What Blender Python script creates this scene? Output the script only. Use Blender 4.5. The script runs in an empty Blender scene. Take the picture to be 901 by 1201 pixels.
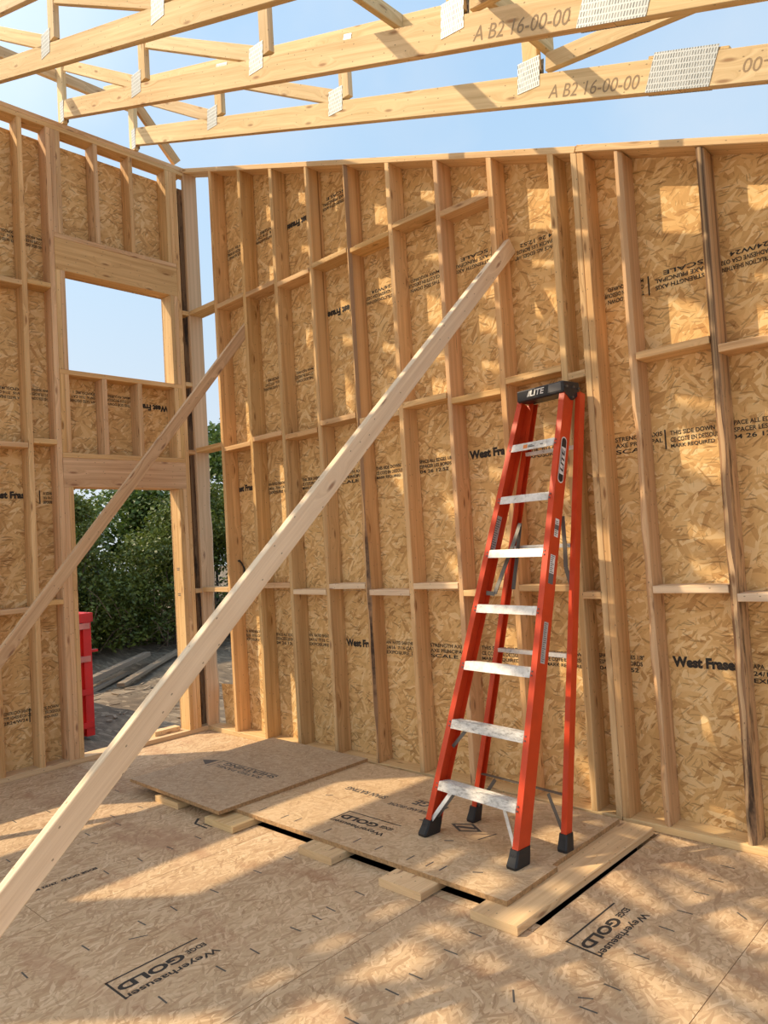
import bpy, math, random
from mathutils import Vector, Matrix
SC = bpy.context.scene
COL = SC.collection
V = Vector
rnd = random.Random(7)

# ------------------------------------------------------------------ node helpers
class NT:
    def __init__(s, name):
        s.m = bpy.data.materials.new(name); s.m.use_nodes = True
        s.t = s.m.node_tree; s.t.nodes.clear()
        s.out = s.n('ShaderNodeOutputMaterial'); s.b = s.n('ShaderNodeBsdfPrincipled')
        s.l(s.b.outputs['BSDF'], s.out.inputs['Surface'])
    def n(s, k, **kw):
        x = s.t.nodes.new(k)
        for a, b in kw.items(): setattr(x, a, b)
        return x
    def l(s, a, b): s.t.links.new(a, b)
    def put(s, inp, v):
        if hasattr(v, 'is_linked') or hasattr(v, 'links'): s.l(v, inp)
        else: inp.default_value = v
    def math(s, op, a, b=0.0, c=None):
        x = s.n('ShaderNodeMath', operation=op); s.put(x.inputs[0], a); s.put(x.inputs[1], b)
        if c is not None: s.put(x.inputs[2], c)
        return x.outputs[0]
    def mix(s, f, a, b, blend='MIX'):
        x = s.n('ShaderNodeMix', data_type='RGBA', blend_type=blend)
        s.put(x.inputs[0], f); s.put(x.inputs[6], a); s.put(x.inputs[7], b); return x.outputs[2]
    def ramp(s, f, stops, interp='LINEAR'):
        x = s.n('ShaderNodeValToRGB'); e = x.color_ramp; e.interpolation = interp
        while len(e.elements) < len(stops): e.elements.new(0.5)
        for q, (p, c) in zip(e.elements, stops): q.position = p; q.color = (*c, 1) if len(c) == 3 else c
        s.l(f, x.inputs[0]); return x.outputs[0]
    def mapv(s, vec, scale=(1, 1, 1), loc=(0, 0, 0), rot=(0, 0, 0)):
        x = s.n('ShaderNodeMapping'); s.l(vec, x.inputs[0])
        s.put(x.inputs['Scale'], scale); s.put(x.inputs['Location'], loc); s.put(x.inputs['Rotation'], rot); return x.outputs[0]
    def noise(s, vec, scale, detail=4, rough=0.55, dist=0.0):
        x = s.n('ShaderNodeTexNoise'); s.l(vec, x.inputs['Vector'])
        x.inputs['Scale'].default_value = scale; x.inputs['Detail'].default_value = detail
        x.inputs['Roughness'].default_value = rough; x.inputs['Distortion'].default_value = dist; return x.outputs['Fac']
    def vor(s, vec, scale, out='Color', feature='F1', rand=1.0):
        x = s.n('ShaderNodeTexVoronoi', feature=feature, voronoi_dimensions='2D'); s.l(vec, x.inputs['Vector'])
        x.inputs['Scale'].default_value = scale
        x.inputs['Randomness'].default_value = rand; return x.outputs[out]
    def bump(s, h, strength, dist):
        x = s.n('ShaderNodeBump'); x.inputs['Strength'].default_value = strength; x.inputs['Distance'].default_value = dist
        s.l(h, x.inputs['Height']); s.l(x.outputs[0], s.b.inputs['Normal'])

def hexc(r, g, b):
    f = lambda c: (c/255/12.92) if c/255 <= .04045 else ((c/255+.055)/1.055)**2.4
    return (f(r), f(g), f(b))

def simple(name, col, rough=.6, metal=0, noise=0.0, nscale=20):
    t = NT(name); t.b.inputs['Roughness'].default_value = rough; t.b.inputs['Metallic'].default_value = metal
    if noise:
        tc = t.n('ShaderNodeTexCoord').outputs['Object']
        f = t.noise(tc, nscale, 5)
        a = tuple(max(0, c*(1-noise)) for c in col); b = tuple(min(1, c*(1+noise)) for c in col)
        t.l(t.ramp(f, [(.3, a), (.7, b)]), t.b.inputs['Base Color'])
        t.bump(f, .15, .002)
    else: t.b.inputs['Base Color'].default_value = (*col, 1)
    return t.m

def lumber(name, dark, light, knot, stain=0.0, spec=.25):
    t = NT(name)
    uv = t.n('ShaderNodeUVMap').outputs[0]
    oi = t.n('ShaderNodeObjectInfo').outputs['Random']
    off = t.n('ShaderNodeCombineXYZ'); t.l(t.math('MULTIPLY', oi, 37.0), off.inputs[0]); t.l(t.math('MULTIPLY', oi, 11.3), off.inputs[1])
    va = t.n('ShaderNodeVectorMath', operation='ADD'); t.l(uv, va.inputs[0]); t.l(off.outputs[0], va.inputs[1]); vec = va.outputs[0]
    # knots warp the grain
    kv = t.mapv(vec, (2.3, 9.0, 1))
    kd = t.vor(kv, 1.0, 'Distance'); kc = t.vor(kv, 1.0, 'Color')
    sep = t.n('ShaderNodeSeparateColor'); t.l(kc, sep.inputs[0])
    has = t.math('GREATER_THAN', sep.outputs[0], .45)
    kn = t.math('MULTIPLY', has, t.math('SUBTRACT', 1.0, t.n_map(kd, .035, .10)))
    warp = t.math('MULTIPLY', has, t.math('SUBTRACT', 1.0, t.n_map(kd, .0, .35)))
    cx = t.n('ShaderNodeCombineXYZ'); t.l(t.math('MULTIPLY', warp, .05), cx.inputs[1])
    w2 = t.n('ShaderNodeVectorMath', operation='ADD'); t.l(vec, w2.inputs[0]); t.l(cx.outputs[0], w2.inputs[1])
    g = t.noise(t.mapv(w2.outputs[0], (.9, 38, 1)), 1.0, 5, .6, .4)
    fine = t.noise(t.mapv(w2.outputs[0], (5, 260, 1)), 1.0, 3, .6)
    big = t.noise(t.mapv(vec, (.8, 3.5, 1)), 1.0, 3)
    f = t.math('ADD', t.math('MULTIPLY', g, .62), t.math('ADD', t.math('MULTIPLY', fine, .18), t.math('MULTIPLY', big, .3)))
    c = t.ramp(f, [(.38, dark), (.54, tuple((a+b)/2 for a, b in zip(dark, light))), (.70, light)])
    c = t.mix(t.math('MULTIPLY', kn, .75), c, (*knot, 1))
    # per-board tint
    hs = t.n('ShaderNodeHueSaturation'); t.l(c, hs.inputs['Color'])
    t.l(t.math('MULTIPLY_ADD', oi, .20, .90), hs.inputs['Value']); t.l(t.math('MULTIPLY_ADD', t.math('FRACT', t.math('MULTIPLY', oi, 7.3)), .010, .495), hs.inputs['Hue'])
    t.l(t.math('MULTIPLY_ADD', t.math('FRACT', t.math('MULTIPLY', oi, 3.7)), .16, .92), hs.inputs['Saturation'])
    c = hs.outputs[0]
    # nail heads / specks
    sp = t.vor(t.mapv(vec, (13, 22, 1)), 1.0, 'Distance')
    spc = t.n('ShaderNodeSeparateColor'); t.l(t.vor(t.mapv(vec, (13, 22, 1)), 1.0, 'Color'), spc.inputs[0])
    c = t.mix(t.math('MULTIPLY', t.math('MULTIPLY', t.math('LESS_THAN', sp, .06), t.math('GREATER_THAN', spc.outputs[0], .62)), .6), c, (.08, .05, .03, 1))
    if stain:
        s1 = t.noise(t.mapv(vec, (2.2, 14, 1)), 1.0, 5, .7)
        c = t.mix(t.math('MULTIPLY', t.n_map(s1, .50, .62), stain), c, (.045, .032, .024, 1))
    t.l(c, t.b.inputs['Base Color'])
    t.b.inputs['Roughness'].default_value = .72; t.b.inputs['Specular IOR Level'].default_value = spec
    t.bump(f, .12, .002)
    return t.m
def n_map(s, v, a, b):
    x = s.n('ShaderNodeMapRange'); s.l(v, x.inputs[0]); x.inputs[1].default_value = a; x.inputs[2].default_value = b; x.clamp = True
    return x.outputs[0]
NT.n_map = n_map

def osb(name, cols, strand=(9.0, 46.0), angs=(0.15, 1.0, -0.75, 2.0, -.3), dust=0.0, dustcol=(.6, .5, .4), rough=.75, red=0.0, strands=1.0):
    t = NT(name)
    uv = t.n('ShaderNodeUVMap').outputs[0]
    wob = t.n('ShaderNodeTexNoise'); t.l(uv, wob.inputs['Vector']); wob.inputs['Scale'].default_value = 7; wob.inputs['Detail'].default_value = 2
    vm = t.n('ShaderNodeVectorMath', operation='MULTIPLY_ADD'); t.l(wob.outputs['Color'], vm.inputs[0])
    vm.inputs[1].default_value = (.05, .05, 0); t.l(uv, vm.inputs[2]); base = vm.outputs[0]
    topG = None
    for i, a in enumerate(angs):
        k = 1.0 + .22*((i*7) % 5 - 2)/2
        ro = t.n('ShaderNodeMapping', vector_type='POINT'); t.l(base, ro.inputs[0]); ro.inputs['Rotation'].default_value = (0, 0, a); ro.inputs['Location'].default_value = (i*3.1, i*5.7, 0)
        mp = t.mapv(ro.outputs[0], (strand[0]*k, strand[1]*k, 1))
        c = t.vor(mp, 1.0, 'Color'); s = t.n('ShaderNodeSeparateColor'); t.l(c, s.inputs[0])
        gr = t.noise(t.mapv(ro.outputs[0], (14, 240, 1)), 1.0, 2)
        R = t.math('ADD', t.math('MULTIPLY', s.outputs[0], .78), t.math('MULTIPLY', gr, .26)); G = s.outputs[1]
        if topG is None: topG, topR = G, R
        else:
            gt = t.math('GREATER_THAN', G, topG)
            mx = t.n('ShaderNodeMix', data_type='FLOAT'); t.l(gt, mx.inputs[0]); t.l(topR, mx.inputs[2]); t.l(R, mx.inputs[3]); topR = mx.outputs[0]
            topG = t.math('MAXIMUM', G, topG)
    n = len(cols)
    c = t.ramp(topR, [(p, q) for p, q in cols])
    lo = t.noise(uv, 1.6, 3)
    hs = t.n('ShaderNodeHueSaturation'); t.l(c, hs.inputs['Color']); t.l(t.math('MULTIPLY_ADD', lo, .35, .82), hs.inputs['Value']); c = hs.outputs[0]
    # thin dark strands
    for q, (a2, th, sc, dk) in enumerate(((.5, .15, (5.5, 38), .58), (-.8, .13, (6, 44), .55), (.05, .17, (6, 52), .62), (1.5, .10, (7, 50), .45), (2.5, .12, (4.5, 30), .5))):
        ro = t.n('ShaderNodeMapping'); t.l(base, ro.inputs[0]); ro.inputs['Rotation'].default_value = (0, 0, a2); ro.inputs['Location'].default_value = (q*7.7, q*3.3, 0)
        mp = t.mapv(ro.outputs[0], (*sc, 1))
        d = t.vor(mp, 1.0, 'Distance'); cs = t.n('ShaderNodeSeparateColor'); t.l(t.vor(mp, 1.0, 'Color'), cs.inputs[0])
        lim = t.math('MULTIPLY', t.math('MAXIMUM', t.math('SUBTRACT', cs.outputs[0], .35), 0.0), th*2.3)
        c = t.mix(t.math('MULTIPLY', t.math('LESS_THAN', d, lim), t.math('MULTIPLY_ADD', cs.outputs[1], dk*strands*.7, dk*strands*.35)), c, (.22, .105, .035, 1))
    if red:
        rz = t.noise(t.mapv(base, (1.2, 3.5, 1)), 1.0, 4, .65)
        c = t.mix(t.math('MULTIPLY', t.n_map(rz, .54, .68), red), c, (.33, .15, .075, 1))
    if dust:
        du = t.noise(uv, 3.2, 5, .65)
        c = t.mix(t.math('MULTIPLY', t.n_map(du, .30, .62), dust), c, (*dustcol, 1))
    t.l(c, t.b.inputs['Base Color']); t.b.inputs['Roughness'].default_value = rough
    t.b.inputs['Specular IOR Level'].default_value = .22
    t.bump(topG, .25, .0015)
    return t.m

# ------------------------------------------------------------------ materials
M = {}
M['lumber'] = lumber('framing lumber', (.47, .255, .10), (.83, .555, .28), (.22, .09, .032))
M['stained'] = lumber('weathered lumber', (.40, .24, .12), (.70, .50, .29), (.16, .07, .03), stain=.75)
M['bark'] = lumber('wane edge and gap shade', (.24, .13, .065), (.45, .29, .16), (.12, .05, .03), stain=.9)
M['pale'] = lumber('fresh pale lumber', (.64, .455, .285), (.89, .70, .49), (.24, .10, .05))
M['paleold'] = lumber('pale corner stud', (.45, .275, .14), (.72, .50, .29), (.20, .10, .05))
M['warm'] = lumber('brace lumber', (.48, .265, .115), (.82, .555, .295), (.22, .09, .035))
M['truss'] = lumber('truss lumber', (.52, .345, .155), (.84, .64, .37), (.28, .13, .05))
M['plank'] = lumber('plank lumber', (.56, .34, .15), (.84, .60, .32), (.28, .12, .05))
M['oldwood'] = lumber('grey old lumber', (.20, .15, .10), (.34, .26, .18), (.10, .07, .05))
M['osb'] = osb('wall osb', [(.0, (.33, .165, .058)), (.13, (.56, .32, .125)), (.38, (.71, .44, .18)), (.66, (.79, .525, .235)), (.95, (.88, .65, .35))], strand=(9.5, 48))
M['osb_floor'] = osb('subfloor osb', [(.0, (.29, .165, .085)), (.2, (.44, .28, .15)), (.5, (.545, .375, .215)), (.8, (.65, .465, .28)), (1., (.76, .58, .38))],
                     strands=.65, strand=(13, 80), angs=(1.4, 1.75, 1.1, 2.1, .6), dust=.35, dustcol=(.565, .41, .26), red=.6)
M['osb_panel'] = osb('loose panel osb', [(.0, (.38, .23, .12)), (.25, (.50, .33, .18)), (.6, (.60, .42, .24)), (1., (.70, .52, .32))],
                     strands=.4, strand=(20, 95), angs=(.1, .9, -.7, 1.7, 2.4), dust=.35, dustcol=(.60, .45, .29))
M['osb_grey'] = osb('loose panel underside', [(.0, (.26, .16, .09)), (.25, (.40, .27, .16)), (.6, (.50, .355, .22)), (1., (.62, .47, .31))],
                    strands=.4, strand=(22, 100), angs=(.1, .9, -.7, 1.7, 2.4), dust=.5, dustcol=(.46, .345, .225))
M['panel_edge'] = simple('panel edge', (.40, .24, .11), .85, noise=.35, nscale=60)
M['ink'] = simple('print ink', (.035, .028, .022), .8)
M['ink_grey'] = simple('faded print ink', (.10, .085, .07), .85)
M['ink_truss'] = simple('stamp ink', (.33, .235, .14), .85)
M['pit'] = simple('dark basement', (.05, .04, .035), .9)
M['orange'] = simple('orange fibreglass', hexc(206, 66, 26), .38, noise=.10, nscale=9)
M['black'] = simple('black rubber', (.018, .018, .019), .5)
M['blackcap'] = simple('black plastic cap', (.022, .022, .024), .42, noise=.2, nscale=30)
M['white'] = simple('white decal', (.80, .80, .78), .5)
M['labelgrey'] = simple('grey warning label', (.48, .47, .45), .6)
M['labeltext'] = simple('label small print', (.14, .14, .14), .6)
M['labelred'] = simple('label orange band', (.75, .25, .06), .6)
M['steel'] = simple('grey steel bar', (.17, .155, .135), .5, .5)
M['red'] = simple('dumpster red', hexc(196, 26, 20), .5, noise=.22, nscale=3)
M['redlight'] = simple('dumpster worn edge', (.50, .17, .14), .6, noise=.3, nscale=6)
def alu():
    t = NT('worn aluminium'); tc = t.n('ShaderNodeTexCoord').outputs['Object']
    f = t.noise(tc, 14, 6, .65); d = t.noise(tc, 55, 4, .7)
    c = t.ramp(f, [(.35, (.60, .58, .54)), (.6, (.86, .84, .80))])
    c = t.mix(t.math('MULTIPLY', t.n_map(d, .58, .70), .55), c, (.20, .18, .16, 1))
    t.l(c, t.b.inputs['Base Color']); t.b.inputs['Metallic'].default_value = .35; t.b.inputs['Roughness'].default_value = .42
    return t.m
M['alu'] = alu()
def aluworn():
    t = NT('spattered aluminium'); tc = t.n('ShaderNodeTexCoord').outputs['Object']
    d = t.noise(t.mapv(tc, (1, 3, 3)), 26, 7, .75); f = t.noise(tc, 9, 4)
    c = t.ramp(d, [(.36, (.30, .28, .25)), (.47, (.60, .57, .52)), (.62, (.78, .75, .70))])
    c = t.mix(t.n_map(f, .55, .7), c, (.70, .67, .62, 1))
    t.l(c, t.b.inputs['Base Color']); t.b.inputs['Metallic'].default_value = .25; t.b.inputs['Roughness'].default_value = .5
    return t.m
M['aluworn'] = aluworn()
def galv():
    t = NT('galvanised tooth plate'); uv = t.n('ShaderNodeUVMap').outputs[0]
    b = t.n('ShaderNodeTexBrick'); t.l(t.mapv(uv, (1, 1, 1)), b.inputs['Vector']); b.offset = .5
    b.inputs['Scale'].default_value = 1.0; b.inputs['Brick Width'].default_value = .012; b.inputs['Row Height'].default_value = .024; b.inputs['Mortar Size'].default_value = .0035; b.inputs['Mortar Smooth'].default_value = .2
    b.inputs['Color1'].default_value = (.12, .13, .135, 1); b.inputs['Color2'].default_value = (.26, .27, .27, 1); b.inputs['Mortar'].default_value = (.44, .47, .48, 1)
    t.l(b.outputs['Color'], t.b.inputs['Base Color']); t.b.inputs['Metallic'].default_value = .35; t.b.inputs['Roughness'].default_value = .45
    t.bump(b.outputs['Fac'], .4, .002)
    return t.m
M['galv'] = galv()
def dirt():
    t = NT('dirt ground'); tc = t.n('ShaderNodeTexCoord').outputs['Object']
    a = t.noise(tc, .8, 6, .65); b = t.noise(t.mapv(tc, (3, 9, 3)), 1.2, 6, .7); k = t.vor(t.mapv(tc, (6, 17, 1), rot=(0, 0, .5)), 1.0, 'Color')
    s = t.n('ShaderNodeSeparateColor'); t.l(k, s.inputs[0])
    c = t.ramp(t.math('ADD', t.math('MULTIPLY', a, .5), t.math('MULTIPLY', b, .5)), [(.35, (.075, .052, .032)), (.5, (.16, .115, .072)), (.62, (.27, .20, .13))])
    c = t.mix(t.math('MULTIPLY', t.math('GREATER_THAN', s.outputs[0], .86), .6), c, (.34, .26, .17, 1))
    t.l(c, t.b.inputs['Base Color']); t.b.inputs['Roughness'].default_value = .95; t.bump(b, .6, .05)
    return t.m
M['dirt'] = dirt()
def leafm(name, a, b):
    t = NT(name); oi = t.n('ShaderNodeTexCoord').outputs['Object']
    f = t.noise(oi, 2.2, 5, .7)
    g = t.noise(oi, 23, 2)
    c = t.ramp(t.math('ADD', t.math('MULTIPLY', f, .6), t.math('MULTIPLY', g, .4)), [(.36, a), (.62, b)])
    t.l(c, t.b.inputs['Base Color']); t.b.inputs['Roughness'].default_value = .5
    tr = t.n('ShaderNodeBsdfTranslucent'); t.l(c, tr.inputs[0]); mx = t.n('ShaderNodeMixShader'); mx.inputs[0].default_value = .25
    t.l(t.b.outputs[0], mx.inputs[1]); t.l(tr.outputs[0], mx.inputs[2]); t.l(mx.outputs[0], t.out.inputs[0])
    return t.m
M['leaf'] = leafm('shrub leaves', (.028, .046, .008), (.19, .235, .035))
M['leaf2'] = leafm('tree leaves', (.03, .055, .010), (.15, .22, .038))
M['barkm'] = simple('branch bark', (.10, .07, .05), .9, noise=.3)
M['twig'] = simple('dry twigs', (.20, .14, .09), .9, noise=.3)

# ------------------------------------------------------------------ geometry helpers
def link(name, me, mat, parent=None):
    o = bpy.data.objects.new(name, me); COL.objects.link(o)
    mats = mat if isinstance(mat, (list, tuple)) else [mat]
    for m in mats: me.materials.append(m)
    if parent is not None:
        o.parent = parent
    return o

def empty(name, loc, label=None, cat=None, group=None, kind=None):
    o = bpy.data.objects.new(name, None); COL.objects.link(o); o.location = loc; o.empty_display_size = .1
    return tag(o, label, cat, group, kind)
def tag(o, label=None, cat=None, group=None, kind=None):
    if label: o['label'] = label
    if cat: o['category'] = cat
    if group: o['group'] = group
    if kind: o['kind'] = kind
    return o

class MB:
    """collects geometry for one mesh"""
    def __init__(s): s.v = []; s.f = []; s.uv = []; s.mi = []
    def beam(s, A, B, wu, wv, up=(0, 0, 1), ch=.003, n=1, wane=None, bow=0, mi=0, barky=False):
        bset = [w[0] for w in wane] if wane else []
        """box along A->B; wu = size along side axis, wv = size along the up-ish axis. A,B are centre-line ends"""
        A, B = V(A), V(B); L = (B-A).length; d = (B-A)/L
        up = V(up); v_ = (up - d*up.dot(d)).normalized(); u_ = d.cross(v_).normalized()
        hu, hv = wu/2, wv/2; off = rnd.random()*20; voff = rnd.random()*20
        i0 = len(s.v); n = max(1, n)
        per = None
        for k in range(n+1):
            t = k/n; C = A + d*(L*t) + u_*(bow*math.sin(math.pi*t))
            cs = [ch]*4
            if wane:
                for ci, amp, sd in wane:
                    r = .5+.5*math.sin(t*9.1+sd)*math.sin(t*4.3+sd*2.1)+.25*math.sin(t*31+sd*5)+.15*math.sin(t*67+sd)
                    cs[ci] = ch + max(0, amp*r)
            # corners: 0 (+u,+v) 1 (-u,+v) 2 (-u,-v) 3 (+u,-v)
            pts = [(hu, hv-cs[0]), (hu-cs[0], hv), (-hu+cs[1], hv), (-hu, hv-cs[1]), (-hu, -hv+cs[2]), (-hu+cs[2], -hv), (hu-cs[3], -hv), (hu, -hv+cs[3])]
            for a, b in pts: s.v.append(C + u_*a + v_*b)
            if per is None:
                per = [0]
                for q in range(8):
                    a = pts[q]; b = pts[(q+1) % 8]; per.append(per[-1]+math.hypot(a[0]-b[0], a[1]-b[1]))
        for k in range(n):
            for q in range(8):
                a = i0+k*8+q; b = i0+k*8+(q+1) % 8
                s.f.append((a, b, b+8, a+8)); s.mi.append(1 if wane and barky and q % 2 == 0 and q//2 in bset else mi)
                u0, u1 = off+L*k/n, off+L*(k+1)/n; v0, v1 = voff+per[q], voff+per[q+1]
                s.uv += [(u0, v0), (u0, v1), (u1, v1), (u1, v0)]
        s.f.append(tuple(i0+q for q in range(7, -1, -1))); s.mi.append(mi); s.uv += [(off+rnd.random()*.02, voff+q*.01) for q in range(8)]
        s.f.append(tuple(i0+n*8+q for q in range(8))); s.mi.append(mi); s.uv += [(off+L+rnd.random()*.02, voff+q*.01) for q in range(8)]
        return s
    def box(s, a, b, mi=0, axis=None, ch=.0015):
        a, b = V(a), V(b); c = (a+b)/2; e = [abs(b[i]-a[i]) for i in range(3)]
        if axis is None: axis = e.index(max(e))
        ups = {0: (0, 0, 1), 1: (0, 0, 1), 2: (1, 0, 0)}[axis]
        D = V((0, 0, 0)); D[axis] = e[axis]/2
        if axis == 0: wu, wv = e[1], e[2]
        elif axis == 1: wu, wv = e[0], e[2]
        else: wu, wv = e[1], e[0]
        return s.beam(c-D, c+D, wu, wv, ups, min(ch, min(e)*.3), mi=mi)
    def poly(s, pts, uvs=None, mi=0):
        i0 = len(s.v); s.v += [V(p) for p in pts]; s.f.append(tuple(range(i0, i0+len(pts)))); s.mi.append(mi)
        s.uv += uvs if uvs else [(p[0], p[1]) for p in pts]
        return s
    def prism(s, pts, dv, uvf, mi=0, mi_side=None):
        """closed slab: polygon pts extruded by dv; uvf maps a point to uv"""
        if mi_side is None: mi_side = mi
        dv = V(dv); P = [V(p) for p in pts]; Q = [p+dv for p in P]; n = len(P); i0 = len(s.v); s.v += P+Q
        nrm = V((0, 0, 0))
        for k in range(n): nrm += P[k].cross(P[(k+1) % n])
        flip = nrm.dot(dv) > 0
        f0 = list(range(i0, i0+n)); f1 = list(range(i0+n, i0+2*n))
        fa = f0[::-1] if flip else f0; fb = f1 if flip else f1[::-1]
        for f in (fa, fb):
            s.f.append(tuple(f)); s.mi.append(mi); s.uv += [uvf(s.v[i]) for i in f]
        for k in range(n):
            a, b = i0+k, i0+(k+1) % n
            f = (a, b, b+n, a+n) if flip else (b, a, a+n, b+n)
            s.f.append(f); s.mi.append(mi_side); s.uv += [(uvf(s.v[i])[0]+s.v[i].dot(dv.normalized())*.3, uvf(s.v[i])[1]+.3*s.v[i].dot(dv.normalized())) for i in f]
        return s
    def tube(s, pts, r, n=8, mi=0, taper=1.0):
        P = [V(p) for p in pts]; i0 = len(s.v); m = len(P)
        for k, p in enumerate(P):
            d = (P[min(k+1, m-1)]-P[max(k-1, 0)]).normalized()
            a = d.orthogonal().normalized() if abs(d.z) > .9 else d.cross(V((0, 0, 1))).normalized(); b = d.cross(a)
            rr = r*(1+(taper-1)*k/max(1, m-1))
            for q in range(n):
                an = 2*math.pi*q/n; s.v.append(p+a*(rr*math.cos(an))+b*(rr*math.sin(an)))
        for k in range(m-1):
            for q in range(n):
                x = i0+k*n+q; y = i0+k*n+(q+1) % n
                s.f.append((x, y, y+n, x+n)); s.mi.append(mi); s.uv += [(k*.1, q/n), (k*.1, (q+1)/n), (k*.1+.1, (q+1)/n), (k*.1+.1, q/n)]
        s.f.append(tuple(i0+q for q in range(n-1, -1, -1))); s.mi.append(mi); s.uv += [(0, 0)]*n
        s.f.append(tuple(i0+(m-1)*n+q for q in range(n))); s.mi.append(mi); s.uv += [(0, 0)]*n
        return s
    def build(s, name, mat, parent=None, smooth=False):
        base = V((0, 0, 0)); q = parent
        while q is not None: base = base+q.location; q = q.parent
        me = bpy.data.meshes.new(name); me.from_pydata([tuple(p-base) for p in s.v], [], s.f)
        ul = me.uv_layers.new(name='UVMap')
        ul.data.foreach_set('uv', [c for uv in s.uv for c in uv])
        me.polygons.foreach_set('material_index', s.mi)
        if smooth: me.polygons.foreach_set('use_smooth', [True]*len(s.f))
        me.update()
        return link(name, me, mat, parent)

def beam(name, A, B, wu, wv, mat, parent=None, up=(0, 0, 1), **k):
    return MB().beam(A, B, wu, wv, up, **k).build(name, mat, parent)
def box(name, a, b, mat, parent=None, axis=None, ch=.0015):
    return MB().box(a, b, axis=axis, ch=ch).build(name, mat, parent)

# lettering ---------------------------------------------------------
def glyphs(s, bold=0.0, shear=0.0, spacing=1.0):
    cu = bpy.data.curves.new('lettering', 'FONT'); cu.body = s; cu.size = 1; cu.offset = bold; cu.shear = shear; cu.space_character = spacing
    cu.resolution_u = 3
    o = bpy.data.objects.new('lettering', cu); COL.objects.link(o)
    dg = bpy.context.evaluated_depsgraph_get(); dg.update()
    me = bpy.data.meshes.new_from_object(o.evaluated_get(dg))
    vs = [v.co.copy() for v in me.vertices]; fs = [tuple(p.vertices) for p in me.polygons]
    bpy.data.objects.remove(o); bpy.data.curves.remove(cu); bpy.data.meshes.remove(me)
    return vs, fs
def put_text(mb, s, org, rd, ud, w, h, bold=0.0, shear=0.0, mi=0):
    """lettering with its lower left corner at org, reading along rd, upright along ud, squeezed to w x h"""
    vs, fs = glyphs(s, bold, shear)
    if not vs: return
    x0 = min(v.x for v in vs); x1 = max(v.x for v in vs); y0 = min(v.y for v in vs); y1 = max(v.y for v in vs)
    org, rd, ud = V(org), V(rd), V(ud); i0 = len(mb.v)
    for v in vs: mb.v.append(org + rd*((v.x-x0)/(x1-x0)*w) + ud*((v.y-y0)/(y1-y0)*h))
    for f in fs: mb.f.append(tuple(i0+i for i in f)); mb.mi.append(mi); mb.uv += [(0, 0)]*len(f)
def rect(mb, org, rd, ud, x0, y0, x1, y1, mi=0):
    org, rd, ud = V(org), V(rd), V(ud)
    mb.poly([org+rd*x0+ud*y0, org+rd*x1+ud*y0, org+rd*x1+ud*y1, org+rd*x0+ud*y1], mi=mi)

def noshadow_uv(o): return o

# ================================================================== SETTING
ZT0 = 4.86
WT = lambda x: 4.967-.3625*x          # underside of the raked top plate
# ---- floor (subfloor sheets with seams, opening for the stairs)
HX0, HX1, HY0, HY1 = 1.36, 4.013, -1.125, -.03
mb = MB()
def sheet(x0, x1, y0, y1):
    g = .0012
    def piece(a, b, c, d):
        if b-a > .01 and d-c > .01:
            mb.prism([(a+g, c+g, -.022), (b-g, c+g, -.022), (b-g, d-g, -.022), (a+g, d-g, -.022)], (0, 0, .022), lambda p: (p.x+sheet.o, p.y+sheet.o*.37), 0, 1)
    sheet.o += 3.7
    if x1 <= HX0 or x0 >= HX1 or y1 <= HY0 or y0 >= HY1: piece(x0, x1, y0, y1); return
    piece(x0, min(max(HX0, x0), x1), y0, y1) if x0 < HX0 else None
    a, b = max(x0, HX0), min(x1, HX1)
    piece(a, b, y0, min(HY0, y1)); piece(a, b, max(HY1, y0), y1)
    if x1 > HX1: piece(HX1, x1, y0, y1)
sheet.o = 0
xs = [-.155, 1.13, 2.322, 3.512, 4.682, 5.872, 7.06, 8.25]
butts = [-1.19, -2.345, -3.3, -1.185, -.05, -1.185, -2.3]
for i in range(7):
    ys = [.155]; b = butts[i]
    while b > -6.2: ys.append(b); b -= 2.44
    ys.append(-6.2)
    for j in range(len(ys)-1): sheet(xs[i], xs[i+1], ys[j+1], ys[j])
floor = mb.build('floor', [M['osb_floor'], M['panel_edge']])
tag(floor, 'sawdust-pale strand board subfloor with printed marks and seams', 'floor', kind='structure')
# deck framing below and the dark stairwell
mb = MB()
for x in (-.155, ): mb.box((x, -6.2, -.30), (x+.038, .155, -.0225))
mb.box((-.117, .117, -.30), (8.25, .155, -.0225)); mb.box((-.117, -6.2, -.30), (8.25, -6.162, -.0225))
t1 = mb.build('rim_board', M['lumber'], floor)
mb = MB()
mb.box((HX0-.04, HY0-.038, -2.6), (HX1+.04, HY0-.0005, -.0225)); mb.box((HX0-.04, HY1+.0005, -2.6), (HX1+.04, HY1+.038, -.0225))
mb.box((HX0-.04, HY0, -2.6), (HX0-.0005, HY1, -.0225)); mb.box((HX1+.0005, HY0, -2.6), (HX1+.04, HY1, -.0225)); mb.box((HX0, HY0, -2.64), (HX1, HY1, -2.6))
well = mb.build('stair_shaft_1', M['pit']); tag(well, 'dark shaft of the covered stair opening in the subfloor', 'stairwell', kind='structure')  # box round the stair opening, coloured near-black for the darkness below
box('beam', (3.95, -.135, -.12), (HX1, -.02, -.0235), M['lumber'], well)

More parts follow.
